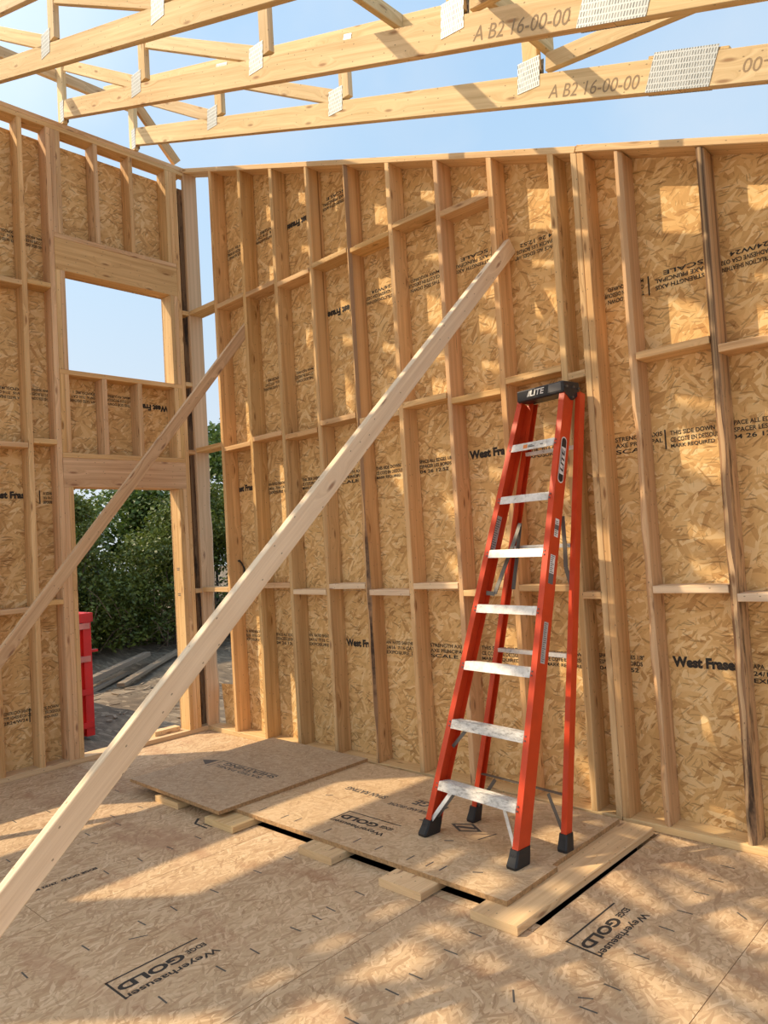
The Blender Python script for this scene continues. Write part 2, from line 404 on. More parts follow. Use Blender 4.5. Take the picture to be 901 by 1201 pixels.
# nail-line dashes printed on the subfloor
mb = MB()
for x, ysl in ((2.645, [-2.573, -2.341, -2.10, -1.945, -1.745, -1.50, -1.31, -2.8, -3.0]), (3.21, [-2.326, -2.09, -1.938, -1.738, -1.62, -1.535, -1.36, -2.55, -2.78]),
               (3.813, [-1.688, -1.806, -1.49, -1.333, -2.0, -2.2]), (4.378, [-1.33, -1.49, -1.097, -.863, -.703, -.511, -.36, -.2, -1.7, -1.9]), (4.98, [-.3, -.5, -.72, -.9, -1.1, -1.3, -1.5]), (1.45, [-1.776, -1.596, -2.0, -2.2]), (2.03, [-1.77, -1.95, -1.6, -1.43]), (.86, [-1.75, -1.95, -1.5, -1.3]), (1.29, [-1.74, -1.55, -1.37])):
    for y in ysl: rect(mb, (x+rnd.uniform(-.004, .004), y, .0006), (1, rnd.uniform(-.08, .08), 0), (0, 1, 0), 0, -.0035, .062, .0035)
for x, y, a, l in ((2.755, -2.20, 1.1, .075), (1.62, -1.82, .3, .05), (4.62, -.62, 2.5, .06), (4.2, -1.6, 2.2, .07), (4.35, -1.45, .5, .05)):
    rect(mb, (x, y, .0006), (math.cos(a), math.sin(a), 0), (-math.sin(a), math.cos(a), 0), 0, -.0035, l, .0035)
mb.build('nail_mark', M['ink_grey'], floor)
# printed panel logo: bracket + three words
def gold(mb, corner, rd, ud, L, bw=.008):
    """corner = bracket corner (lower right of the mark); rd reading direction, ud upright"""
    c, r, u = V(corner), V(rd), V(ud)
    rect(mb, c, r, u, -L, 0, 0, bw)                       # underline
    rect(mb, c, r, u, -bw*1.1, 0, 0, .155)                # closing bracket
    put_text(mb, 'GOLD', c+r*(-.285*L/.39)+u*.048, r, u, .27*L/.39, .052, bold=.045)
    put_text(mb, 'EDGE', c+r*(-L+.005)+u*.052, r, u, .085*L/.39, .030, bold=.03)
    put_text(mb, 'Weyerhaeuser', c+r*(-L-.005)+u*.116, r, u, L, .046, bold=.02)
mb = MB(); gold(mb, (2.976, -2.411, .0007), (0.012, -1, 0), (1, .012, 0), .39); mb.build('print', M['ink'], floor)
mb = MB(); gold(mb, (4.147, -1.175, .0007), (-.02, -1, 0), (1, -.10, 0), .38); mb.build('print', M['ink'], floor)
mb = MB()
put_text(mb, 'EDGE GOLD  23/32', (1.955, -1.955, .0007), (0, -1, 0), (1, 0, 0), .27, .026, bold=.05)
mb.poly([(1.955, -2.235, .0007), (1.985, -2.235, .0007), (1.968, -2.262, .0007)]); mb.build('print', M['ink'], floor)
mb = MB(); mb.poly([(1.80, -1.27, .0007), (1.86, -1.33, .0007), (1.99, -1.33, .0007), (1.98, -1.318, .0007), (1.868, -1.318, .0007), (1.815, -1.262, .0007)])
rect(mb, (1.90, -1.30, .0007), (1, 0, 0), (0, 1, 0), 0, 0, .09, .008); mb.build('print', M['ink'], floor)

# ---- wall_right : sheathing mesh + framing parts
mb = MB()
seams = [-.30, 1.206, 2.425, 3.617, 5.2]
def clip_top(x0, x1, z0, z1):
    pts = [(x0, z0), (x1, z0)]
    a, b = min(z1, WT(x1)), min(z1, WT(x0))
    if a <= z0 and b <= z0: return None
    if a > z0: pts.append((x1, a))
    else: pts[1] = ((4.967-z0)/.3625, z0)
    if WT(x0) > z1 and WT(x1) < z1: pts.append(((4.967-z1)/.3625, z1))
    pts.append((x0, b)); return pts
for i in range(4):
    for j, (x0, x1) in enumerate(((.405, 3.818), (3.822, 6.9))):
        P = clip_top(x0, x1, seams[i], seams[i+1]-.0015)
        if P is None: continue
        o = .0012*((i+j) % 2); sh = i*2.3+j*5.1
        mb.prism([(x, .14+o, z+(.03 if z > WT(x)-.001 else 0)) for x, z in P], (0, .0115, 0), lambda p: (p.x+sh, p.z+sh*.7), 0, 1)
wr = mb.build('wall_right', [M['osb'], M['panel_edge']])
tag(wr, 'raked stud wall sheathed in strand board, sloping down to the right', 'wall', kind='structure')
SX = [.3897, .7966, 1.2039, 1.6126, 2.0206, 2.427, 2.831, 3.2356, 3.6405, 3.783, 3.8205, 4.0305, 4.435, 4.84, 5.247, 5.65, 6.06, 6.46]
def slope_top(o, lo=2.0):
    for v in o.data.vertices:
        if v.co.z > lo: v.co.z = WT(v.co.x)
for i, x in enumerate(SX):
    mat = M['lumber']; wane = None; n = 1; bk = False
    if i == 3: wane = [(0, .012, 3.), (1, .006, 1.)]; n = 60
    if i == 4: wane = [(0, .020, 2.2), (1, .015, 5.)]; n = 70; bk = True
    if i == 11: wane = [(1, .030, .7), (0, .014, 4.)]; n = 70
    if i == 12: mat = M['stained']; wane = [(0, .018, 5.), (1, .014, 2.)]; n = 60; bk = True
    if i == 6: wane = [(1, .008, 3.3)]; n = 40; bk = False
    w = .036 if i in (9, ) else .038
    o = beam('stud', (x+w/2, .07, .0385), (x+w/2, .07, WT(x+w)), w, .139, [mat, M['bark']], wr, up=(0, -1, 0), n=n, wane=wane, barky=bk, bow=rnd.uniform(-.003, .003) if n > 1 else 0, ch=.003)
    slope_top(o, 2.2)
    if bk: o['label'] = 'stud with a dark bark edge' if i == 4 else 'weathered stud with dark stains'
beam('stud', (-.119, .066, .0385), (-.119, .066, ZT0), .038, .128, M['bark'], wr, up=(0, -1, 0))  # added stud, its dark colour stands in for shade in the corner gap
# corner stud with a wavy back edge, facing the stud bay
o = beam('stud', (-.0145, .07, .0385), (-.0145, .07, WT(.0)), .038, .139, [M['paleold'], M['bark']], wr, up=(0, -1, 0), n=90, wane=[(3, .034, .4)])
slope_top(o, 2.2)
tops = {0: (1.243, 2.472, 3.703), 1: (1.23, 2.425, 3.653), 2: (1.27, 2.455, 3.643), 3: (1.223, 2.415, 3.612), 4: (1.263, 2.459, 3.636), 5: (1.221, 2.413, 3.625),
        6: (1.262, 2.453, 3.662), 7: (1.219, 2.413, 3.599), 8: (1.25, 2.46), 9: (1.211, 2.405), 12: (1.241, 2.436), 13: (1.204, 2.385), 14: (1.24, 2.43), 15: (1.20, 2.39), 16: (1.24, 2.43)}
edges = [(.005, SX[0])] + [(SX[i]+.038, SX[i+1]) for i in range(len(SX)-1)]
for k, zs in tops.items():
    x0, x1 = edges[k]
    for r, z in enumerate(zs):
        wn = None; n = 1
        if r == 2 and k in (2, 4, 5, 6): wn = [(1, .012, k*1.7), (0, .006, k)]; n = 24
        if r == 1 and k in (3, 4, 7): wn = [(1, .010, k*1.3)]; n = 24
        beam('blocking', (x0+.0008, .07, z-.019), (x1-.0008, .07, z-.019+rnd.uniform(-.004, .004)), .139, .038, M['pale'] if (r == 0 and k in (3, 4, 5, 6, 12, 13)) else M['lumber'], wr, up=(0, 0, 1), n=n, wane=wn)
# plates
beam('bottom_plate', (-.139, .07, .019), (3.815, .07, .019), .14, .038, M['plank'], wr)
beam('bottom_plate', (3.82, .07, .019), (6.9, .07, .019), .14, .038, M['plank'], wr)
cz = .0191*math.sqrt(1+.3625**2)
for a, b, dz in ((.0, 3.812, 0), (3.82, 6.9, .006)):
    beam('top_plate', (a, .07, WT(a)+cz+dz), (b, .07, WT(b)+cz+dz), .141, .038, M['plank'] if a < 1 else M['lumber'], wr, up=(0, 0, 1))

# ---- wall_left
mb = MB()
rows = [-.30, 1.212, 2.432, 3.652, 4.888]
opens = [(-1.106, -.182, .0, 2.11), (-1.106, -.182, 3.03, 3.815), (-4.39, -2.48, 1.19, 2.11), (-4.39, -2.48, 3.03, 3.815)]
def rects(y0, y1, z0, z1, ops):
    for a, b, c, d in ops:
        if a < y1 and b > y0 and c < z1 and d > z0:
            out = []
            if a > y0: out += rects(y0, a, z0, z1, ops)
            if b < y1: out += rects(b, y1, z0, z1, ops)
            yy0, yy1 = max(a, y0), min(b, y1)
            if c > z0: out += rects(yy0, yy1, z0, c, ops)
            if d < z1: out += rects(yy0, yy1, d, z1, ops)
            return out
    return [(y0, y1, z0, z1)]
for i in range(4):
    o = .0012*(i % 2)
    for y0, y1, z0, z1 in rects(-5.6, .14, rows[i], rows[i+1]-.0015, opens):
        mb.prism([(-.1525-o, y0, z0), (-.1525-o, y1, z0), (-.1525-o, y1, z1), (-.1525-o, y0, z1)], (.0115, 0, 0), lambda p: (p.y+i*2.9+.4, p.z+i*1.7), 0, 1)
wl = mb.build('wall_left', [M['osb'], M['panel_edge']])
tag(wl, 'tall stud wall with a doorway below a window opening', 'wall', kind='structure')
ZT = 4.937
def stud(y0, z0=.0385, z1=ZT-.0005, w=.038, mat=None, name='stud'):
    return beam(name, (-.07, y0+w/2, z0), (-.07, y0+w/2, z1), .139, w-.0006, mat or M['lumber'], wl, up=(0, 1, 0))
for y in (-.106, -1.220, -1.435, -1.715, -2.02, -2.404, -4.466-.038, -4.83, -5.135, -5.44): stud(y)
for y in (-.182, -.144, -1.182, -1.144):
    stud(y, .0385, 2.1095); stud(y, 3.0305, 3.8145); stud(y, 4.1085); stud(y, 2.3785, 2.9915)
for y in (-.836, -.528): stud(y, 4.1085); stud(y, 2.3785, 2.9915)
for y in (-2.48, -2.442, -4.428, -4.466):
    stud(y, .0385, 2.1095); stud(y, 2.3785, 2.9915); stud(y, 3.0305, 3.8145); stud(y, 4.1085)
for y in (-2.79, -3.1, -3.4, -3.71, -4.01):
    stud(y, .0385, 1.1515); stud(y, 2.3785, 2.9915); stud(y, 4.1085)
for a, b in ((-1.182, -.106), (-4.466, -2.404)):
    for z in (2.34, 4.07): beam('plate', (-.07, a+.001, z+.019), (-.07, b-.001, z+.019), .139, .0375, M['lumber'], wl)
    for z0, z1 in ((2.11, 2.34), (3.815, 4.07)): beam('header', (-.0695, a+.001, (z0+z1)/2), (-.0695, b-.001, (z0+z1)/2), .135, z1-z0-.001, M['warm'], wl)
    beam('sill', (-.07, a+.001, 3.011), (-.07, b-.001, 3.011), .139, .0375, M['lumber'], wl)
beam('sill', (-.07, -4.39, 1.171), (-.07, -2.48, 1.171), .139, .0375, M['lumber'], wl)
beam('bottom_plate', (-.07, -5.6, .019), (-.07, -.001, .019), .14, .038, M['plank'], wl)
for z in (0, .038): beam('top_plate', (-.07, -5.6, ZT+.019+z), (-.07, .0 if z else -.001, ZT+.019+z), .14, .0378, M['lumber'], wl)
beam('top_plate', (-.139, .07, 4.994), (-.002, .07, 4.994), .14, .038, M['lumber'], wl)
bays = [(-1.397, -1.220, (1.254, 2.475, 3.693)), (-1.677, -1.435, (1.217, 2.439, 3.671)), (-1.982, -1.715, (1.254, 2.475, 3.69)), (-2.366, -2.02, (1.217, 2.43, 3.66)),
        (-.068, .0, (1.235, 2.455, 3.06, 3.70)), (-4.792, -4.504, (1.25, 2.47, 3.69)), (-5.097, -4.83, (1.22, 2.43, 3.66)), (-5.402, -5.135, (1.25, 2.47, 3.69))]
for a, b, zs in bays:
    for z in zs: beam('blocking', (-.07, a+.001, z-.019), (-.07, b-.001, z-.019), .139, .038, M['lumber'], wl)
# grade stamps on the door jamb
mb = MB()
for z in (1.42, 1.20):
    rect(mb, (-.10, -.1824, z), (1, 0, 0), (0, 0, 1), 0, 0, .05, .006); rect(mb, (-.095, -.1824, z-.016), (1, 0, 0), (0, 0, 1), 0, 0, .04, .008)
mb.build('print', M['ink_grey'], wl)

# ---- lettering printed on the sheathing
SM = ['APA  RATED SHEATHING', '24/16  7/16 CAT', 'EXPOSURE 1']
SD = ['THIS SIDE DOWN', 'CE COTE EN DESSOUS', 'MARK REQUIRED']
SP = ['SPACE ALL EDGES 1/8"', 'ESPACER LES BORDS', '04 26 12:52']
SA = ['STRENGTH AXIS', 'AXE PRINCIPAL', 'SCALE']
SC_ = ['CONSTRUCTION SHEATHING', 'TYPE ADHESIVE CSA O325', '2R24/W24']
def rprint(x, z, kind, inv=False, w=.3, on='R', bold=.02):
    """z = lower edge of the print as it stands on the wall"""
    mb = MB()
    if on == 'R': P = lambda a, b: V((a, .1388, b)); r, u = V((1, 0, 0)), V((0, 0, 1))
    else: P = lambda a, b: V((-.1398, a, b)); r, u = V((0, 1, 0)), V((0, 0, 1))
    if inv: r, u = -r, -u
    if isinstance(kind, str):
        org = P(x+(w if inv else 0), z+(.055 if inv else 0)); put_text(mb, kind, org, r, u, w, .055, bold=.055)
        mb.build('print', M['ink'], wr if on == 'R' else wl)
    else:
        H = .034*len(kind); org = P(x+(w if inv else 0), z+(H if inv else 0))
        for i, s in enumerate(kind): put_text(mb, s, org+u*(H-.034*(i+1)), r, u, w*(.7+.3*len(s)/max(len(q) for q in kind)), .023, bold=bold)
        rect(mb, org, r, u, -.03, 0, -.022, H)
        mb.build('print', M['ink'], wr if on == 'R' else wl)
WF = 'West Fraser'
# row 1
rprint(.405, .78, SM, w=.26); rprint(.83, .77, SP, w=.30); rprint(1.235, .78, SM, w=.30); rprint(1.655, .795, WF, w=.34); rprint(2.06, .765, SM, w=.28); rprint(2.462, .765, SA, w=.28)
rprint(2.88, .77, SD, w=.30); rprint(3.335, .765, SD, w=.28); rprint(3.675, .77, SP, w=.26); rprint(4.085, .815, WF, w=.335); rprint(4.475, .764, SM, w=.30); rprint(4.9, .765, SD, w=.3)
# row 2
rprint(.34, 2.045, WF, w=.34); rprint(.83, 1.99, SM, w=.24); rprint(1.255, 1.985, SD, w=.24); rprint(1.66, 1.99, SA, w=.27); rprint(2.06, 1.985, SD, w=.25); rprint(2.465, 1.985, SP, w=.28)
rprint(2.88, 2.03, WF, w=.36); rprint(3.30, 1.985, SM, w=.26); rprint(3.86, 1.94, SA, w=.26); rprint(4.16, 1.935, SD, w=.24); rprint(4.46, 1.94, SP, w=.28); rprint(4.9, 1.94, SM, w=.3)
# rows 3 and 4: sheets the other way up
rprint(.84, 2.83, SM, True, .22); rprint(1.235, 2.82, SD, True, .22); rprint(1.62, 3.24, WF, True, .34); rprint(2.06, 3.225, SC_, True, .30); rprint(2.46, 3.20, SD, True, .27); rprint(2.86, 3.215, SA, True, .26)
rprint(3.31, 3.165, SP, True, .28); rprint(3.86, 2.75, SD, True, .22); rprint(4.14, 2.755, SA, True, .25); rprint(4.46, 2.75, SC_, True, .29); rprint(4.9, 2.75, SD, True, .3)
rprint(.40, 4.05, SP, True, .24); rprint(.82, 4.06, SM, True, .28); rprint(1.22, 4.05, WF, True, .34); rprint(1.66, 4.05, SA, True, .24)
# left wall
rprint(-1.70, 2.03, WF, w=.34, on='L'); rprint(-1.285, 1.992, SM, w=.09, on='L'); rprint(-1.64, 2.775, SM, True, .23, 'L'); rprint(-1.37, 2.785, SD, True, .16, 'L'); rprint(-1.05, 2.80, SM, True, .21, 'L')
rprint(-.75, 2.80, SD, True, .22, 'L'); rprint(-.50, 2.80, WF, True, .33, 'L'); rprint(-1.63, .37, SC_, False, .21, 'L'); rprint(-1.42, .36, SD, False, .20, 'L'); rprint(-1.62, 3.99, SM, True, .2, 'L'); rprint(-1.40, 3.99, SD, True, .2, 'L')

# ================================================================== BRACES
def brace(name, x0, x1, zf, y_top, y_bot, mat, label, group=None, w=.089):
    """2x4 on edge in a plane of constant x; zf(y) = (z0, slope) of its upper edge"""
    z0, m = zf; c = math.cos(math.atan(m)); hx = (x0+x1)/2; hz = w/2/c
    o = beam(name, (hx, y_bot, z0+m*y_bot-hz), (hx, y_top, z0+m*y_top-hz), x1-x0, w, mat, up=(0, 0, 1), n=40, bow=.004)
    for v in o.data.vertices:                      # plumb-cut foot on the floor
        if v.co.z < 0.0005: v.co.z = .0005
    tag(o, label, 'brace', group); return o
brace('diagonal_brace', 3.2745, 3.3125, (3.222, .919), .115, -3.5, M['pale'], 'long pale diagonal board propping the raked wall, passing in front of the ladder bay', w=.092)
brace('diagonal_brace', .758, .7962, (3.384, 1.2), .10, -2.80, M['warm'], 'thinner tan diagonal board crossing the doorway up to the raked wall', w=.080)
# black strap end poking from the first stud bay
mb = MB(); mb.tube([(.432, .086, 1.455), (.436, .095, 1.462), (.442, .115, 1.435), (.446, .14-.004, 1.39), (.446, .134, 1.30), (.440, .115, 1.225)], .008, 8)
o = mb.build('strap', M['black'], smooth=True); tag(o, 'short black strap hanging on the second stud from the corner', 'strap')

# ================================================================== STAIR COVER: planks, panels
bl = [('wooden_plank', 1.308, 1.577, -1.258, .038, 'plank end under the grey loose panel, farthest left of the plank ends'),
      ('wooden_plank', 1.908, 2.185, -1.288, .038, 'wide plank end under the meeting of both loose panels, beside the grey panel corner'),
      ('wooden_plank', 2.683, 2.930, -1.245, .038, 'short plank end in the middle of the covered opening, with plain sawn end'),
      ('wooden_plank', 3.262, 3.512, -1.262, .038, 'plank end nearest in front of the ladder feet'),
      ('wooden_plank', 3.764, 3.992, -1.252, .038, 'long wide plank running to the wall along the open slot')]
for i, (nm, x0, x1, y, z, lb) in enumerate(bl):
    sk = (.02, 0, .01, .012, .015)[i]
    o = beam(nm, ((x0+x1)/2-.003, y, .0195), ((x0+x1)/2+(.010 if i == 4 else 0), -.045, .0195), x1-x0, .037, M['plank'], n=4, ch=.004)
    tag(o, lb, 'plank', 'planks bridging the stair opening')
def panel(name, x0, x1, y0, y1, z, th, mats, label, skew=0.0):
    mb = MB(); g = rnd.random()*9
    mb.prism([(x0, y0, z), (x1, y0-skew, z), (x1+skew*.3, y1, z), (x0+skew*.3, y1, z)], (0, 0, th), lambda p: (p.x+g, p.y+g*1.3), 0, 1)
    o = mb.build(name, mats); tag(o, label, 'board sheet', 'loose board sheets over the stair opening'); return o
pA = panel('strand_board_sheet', 1.445, 3.87, -1.143, -.7475, .0388, .0212, [M['osb_panel'], M['panel_edge']], 'long narrow strand board panel carrying the front feet of the ladder', .002)
pB = panel('strand_board_sheet', 1.445, 3.842, -.7455, -.085, .0388, .0212, [M['osb_panel'], M['panel_edge']], 'strand board panel beside the wall under the rear feet of the ladder', .002)
pC = panel('strand_board_sheet', .972, 2.014, -1.248, -.066, .0606, .021, [M['osb_grey'], M['panel_edge']], 'short greyish panel lying on top of the other panels near the corner', .014)
mb = MB(); gold(mb, (2.590, -.792, .0608), (-1, -.0, 0), (.0, -1, 0), .39); mb.build('print', M['ink'], pA)
mb = MB()
put_text(mb, 'SPAN RATING', (2.62, -.50, .0608), (-1, 0, 0), (0, -1, 0), .33, .05, bold=.03); put_text(mb, 'EDGE', (3.02, -.44, .0608), (-1, 0, 0), (0, -1, 0), .22, .075, bold=.03)
put_text(mb, 'TONGUE AND GROOVE', (3.05, -.56, .0608), (-1, 0, 0), (0, -1, 0), .36, .035, bold=.03)
DQ = [V((3.17, -.62, .0608)), V((3.27, -.56, .0608)), V((3.37, -.62, .0608)), V((3.27, -.68, .0608))]; DC = V((3.27, -.62, .0608))
for q in range(4): a, b = DQ[q], DQ[(q+1) % 4]; mb.poly([a, b, DC.lerp(b, .72), DC.lerp(a, .72)])
rect(mb, DC, (1, .3, 0), (-.3, 1, 0), -.05, -.01, .05, .012)
rect(mb, (3.1, -.66, .0608), (1, .2, 0), (0, 1, 0), -.1, 0, .03, .012)
rect(mb, (3.42, -.66, .0608), (.3, 1, 0), (1, 0, 0), -.05, 0, .06, .01)
mb.build('print', M['ink_grey'], pB)
mb = MB()
for x, y in ((2.92, -1.06), (3.075, -1.065), (3.275, -1.06), (3.392, -1.06), (3.469, -1.058), (2.15, -1.06), (2.35, -1.06), (2.45, -1.05), (2.7, -1.06)): rect(mb, (x, y, .0607), (1, 0, 0), (0, 1, 0), -.004, -.028, .004, .03)
for x, y in ((3.62, -1.0), (3.3, -.80), (2.3, -.68)): rect(mb, (x, y, .0607), (1, .6, 0), (-.6, 1, 0), -.02, -.004, .02, .004)
mb.build('nail_mark', M['ink_grey'], pA)
mb = MB()
z = .0822
mb.poly([(1.02, -.72, z), (1.14, -.66, z), (1.14, -.78, z)]); rect(mb, (1.17, -.79, z), (.08, 1, 0), (1, 0, 0), 0, 0, .14, .010); rect(mb, (1.17, -.66, z), (1, 0, 0), (0, 1, 0), 0, 0, .62, .008)
put_text(mb, 'SHEATHING', (1.80, -.665, z), (-1, 0, 0), (0, -1, 0), .55, .05, bold=.03); put_text(mb, 'RATED PANEL', (1.72, -.73, z), (-1, 0, 0), (0, -1, 0), .5, .035, bold=.02)
mb.build('print', M['ink_grey'], pC)
# offcut blocking the foot of the corner gap, and a scrap on the door sill
mb = MB(); mb.prism([(.062, .145, -.05), (.385, .145, -.05), (.385, .145, .372), (.165, .145, .386), (.010, .145, .379)], (0, .0115, 0), lambda p: (p.x+4, p.z), 0, 1)
o = mb.build('strand_board_offcut', [M['osb'], M['panel_edge']]); tag(o, 'small strand board scrap standing in the gap by the corner', 'board')
o = box('lumber_offcut', (-.155, -.47, .0385), (-.075, -.235, .0765), M['plank']); tag(o, 'short lumber scrap lying on the sill of the doorway', 'wood scrap')

# ================================================================== ROOF TRUSSES
BC = lambda x: 5.056-.3642*x          # underside of bottom chord
TH = .149; TC = lambda x: 5.63-.355*x # top of top chord
y1 = -.466; PITCH = .6125
def build_truss(y):
    r = empty('roof_truss', (0, y+.019, 5.013)); yc = y+.019; w = .038
    def chord(name, a, b, wv=.14):
        return beam(name, (a[0], yc, a[1]), (b[0], yc, b[1]), w, wv, M['truss'], r, up=(0, 0, 1), ch=.002)
    h = TH/2
    for a, b in ((.03, 4.57), (4.573, 8.2)): chord('bottom_chord', (a, BC(a)+h), (b, BC(b)+h))
    chord('top_chord', (-.5, TC(-.5)-.05), (8.2, TC(8.2)-.05), .094)
    beam('heel_post', (-.03, yc, 5.0135), (-.03, yc, TC(-.03)-.118), w, .089, M['truss'], r, up=(1, 0, 0))
    for x in (1.235, 2.545, 3.845, 5.16, 6.5):
        beam('web', (x, yc, BC(x)+TH+.016), (x, yc, TC(x)-.118), w, .085, M['truss'], r, up=(1, 0, 0))
    for (xa, za), (xb, zb) in (((.075, 5.455), (1.17, 4.785)), ((1.31, 5.01), (2.48, 4.325)), ((3.93, 3.83), (5.08, 3.70))):
        beam('web', (xa, yc, za), (xb, yc, zb), w, .085, M['truss'], r)
    # toothed plates on the face turned to the room and on the far face
    def plate(cx, cz, wx, wz, ang):
        ca, sa = math.cos(ang), math.sin(ang)
        for yy, d in ((y-.0005, -.0016), (y+.0385, .0016)):
            mb = MB(); P = []
            for a, b in ((-1, -1), (1, -1), (1, 1), (-1, 1)):
                u, v = a*wx/2, b*wz/2; P.append(V((cx+u*ca-v*sa, yy, cz+u*sa+v*ca)))
            c0 = V((cx, yy, cz)); ex = V((ca, 0, sa)); ez = V((-sa, 0, ca))
            mb.prism(P, (0, d, 0), lambda p: ((p-c0).dot(ex), (p-c0).dot(ez)))
            mb.build('connector_plate', M['galv'], r)
    an = math.atan(-.3642)
    for cx, cz in ((1.155, BC(1.155)+TH+.01), (2.468, BC(2.468)+TH+.01), (3.832, BC(3.832)+TH+.01)): plate(cx, cz-.01, .125, .15, -.08)
    plate(4.565, BC(4.565)+TH*.5+.012, .285, .165, an)
    plate(.0, 5.11, .06, .17, 0); plate(1.30, TC(1.3)-.07, .14, .06, an); plate(2.60, TC(2.6)-.07, .07, .06, an)
    beam('scab', (4.43, yc, BC(4.43)+TH+.008), (4.76, yc, BC(4.76)+TH+.008), .034, .012, M['truss'], r, ch=.001)
    # stamped length marks
    mb = MB(); r_ = V((math.cos(an), 0, math.sin(an))); u_ = V((-math.sin(an), 0, math.cos(an)))
    o0 = V((3.93, y-.0008, BC(3.93)+.020)); put_text(mb, 'A B2 16-00-00', o0, r_, u_, .47, .062, bold=.0)
    o1 = V((5.25, y-.0008, BC(5.25)+.10)); put_text(mb, 'A B1 11-00-00', o1, -r_, -u_, .46, .055)
    mb.build('print', M['ink_truss'], r)
    return r
T0 = build_truss(y1)
ordn = ['nearest to the raked wall', 'second from the raked wall', 'third from the raked wall', 'fourth from the raked wall', 'fifth from the raked wall', 'sixth from the raked wall', 'seventh from the raked wall', 'eighth from the raked wall', 'ninth from the raked wall']
lab = lambda k: 'sloping lumber roof truss with metal plates, ' + ordn[k]
tag(T0, lab(0), 'truss', 'roof trusses in a row')
for k in range(1, 9):
    c = T0.copy(); COL.objects.link(c); c.location.y = T0.location.y-PITCH*k; c['label'] = lab(k)
    for ch in T0.children:
        q = ch.copy(); COL.objects.link(q); q.parent = c
# lateral bracing through the trusses
def lateral(x, z, ya, yb, wx, wz, label, name='lateral_brace'):
    o = beam(name, (x, ya, z), (x, yb, z), wx, wz, M['truss']); return tag(o, label, 'brace', 'bracing boards across the roof trusses')
lateral(-.096, 5.452, -5.6, -.36, .038, .089, 'bracing board along the outer ends of the roof trusses')
lateral(3.925, 3.935, -5.6, -.40, .038, .089, 'bracing board low on the roof trusses near the big splice plates')
for k in range(8):
    ya = y1-PITCH*k-.001; yb = ya-PITCH+.040
    o = beam('truss_block', (3.03, ya, TC(3.03)-.048), (3.03, yb, TC(3.03)-.048), .038, .089, M['truss'])
    tag(o, 'short lumber block between the top chords, in the %s gap from the raked wall' % ['first', 'second', 'third', 'fourth', 'fifth', 'sixth', 'seventh', 'eighth'][k], 'block', 'blocks between the truss top chords')
o = beam('lateral_brace', (-.03, -.425, 5.46), (-.03, -.035, 5.055), .038, .089, M['warm'], up=(0, 0, 1)); tag(o, 'short diagonal board from the first truss down to the wall corner', 'brace')

# ================================================================== LADDER
FL0, FL1 = V((3.182, -.830, .06)), V((3.459, -.115, 2.30))
FR0, FR1 = V((3.711, -.882, .06)), V((3.718, -.166, 2.30))
RL0, RL1 = V((3.262, -.545, .06)), V((3.485, -.055, 2.275))
RR0, RR1 = V((3.800, -.600, .06)), V((3.757, -.075, 2.275))
lad = empty('step_ladder', (3.5, -.72, .06), 'orange fibreglass step ladder with black cap folded against the raked wall', 'ladder')
lx = (FR0-FL0).normalized()                     # across the ladder
def frame_of(a, b):
    d = (b-a).normalized(); n = lx.cross(d).normalized()
    if n.y > 0: n = -n
    return d, n                                  # n points out to the climber
def channel(name, a, b, inn, depth, fl, th, par):
    """C section: web on the outer side, flanges turned inwards. a,b = inner edge of the front flange; inn = unit inward"""
    d, n = frame_of(a, b); i_ = V(inn); i_ = (i_-d*i_.dot(d)).normalized(); bk = -n
    sec = [(0, 0), (-fl, 0), (-fl, depth), (0, depth), (0, depth-th), (-fl+th, depth-th), (-fl+th, th), (0, th)]
    mb = MB(); L = (b-a).length
    for P in (a, b):
        for u, w in sec: mb.v.append(P+i_*u+bk*w)
    for q in range(8):
        x, y = q, (q+1) % 8; mb.f.append((x, y, y+8, x+8)); mb.mi.append(0); mb.uv += [(0, q*.03), (0, q*.03+.03), (L, q*.03+.03), (L, q*.03)]
    for z in (0, 8):
        for f in ((0, 1, 6, 7), (1, 2, 5, 6), (2, 3, 4, 5)): mb.f.append(tuple(z+i for i in f)); mb.mi.append(0); mb.uv += [(0, 0)]*4
    return mb.build(name, M['orange'], par)
dL, nF = frame_of(FL0, FL1)
cut = lambda a, b, z: a+(b-a)*((z-a.z)/(b.z-a.z))
railL = channel('front_rail', cut(FL0, FL1, .085), cut(FL0, FL1, 2.285), lx, .082, .034, .0045, lad)
railR = channel('front_rail', cut(FR0, FR1, .085), cut(FR0, FR1, 2.285), -lx, .082, .034, .0045, lad)
rearL = channel('rear_rail', cut(RL0, RL1, .085), RL1, lx, .045, .030, .0045, lad)
rearR = channel('rear_rail', cut(RR0, RR1, .085), RR1, -lx, .045, .030, .0045, lad)
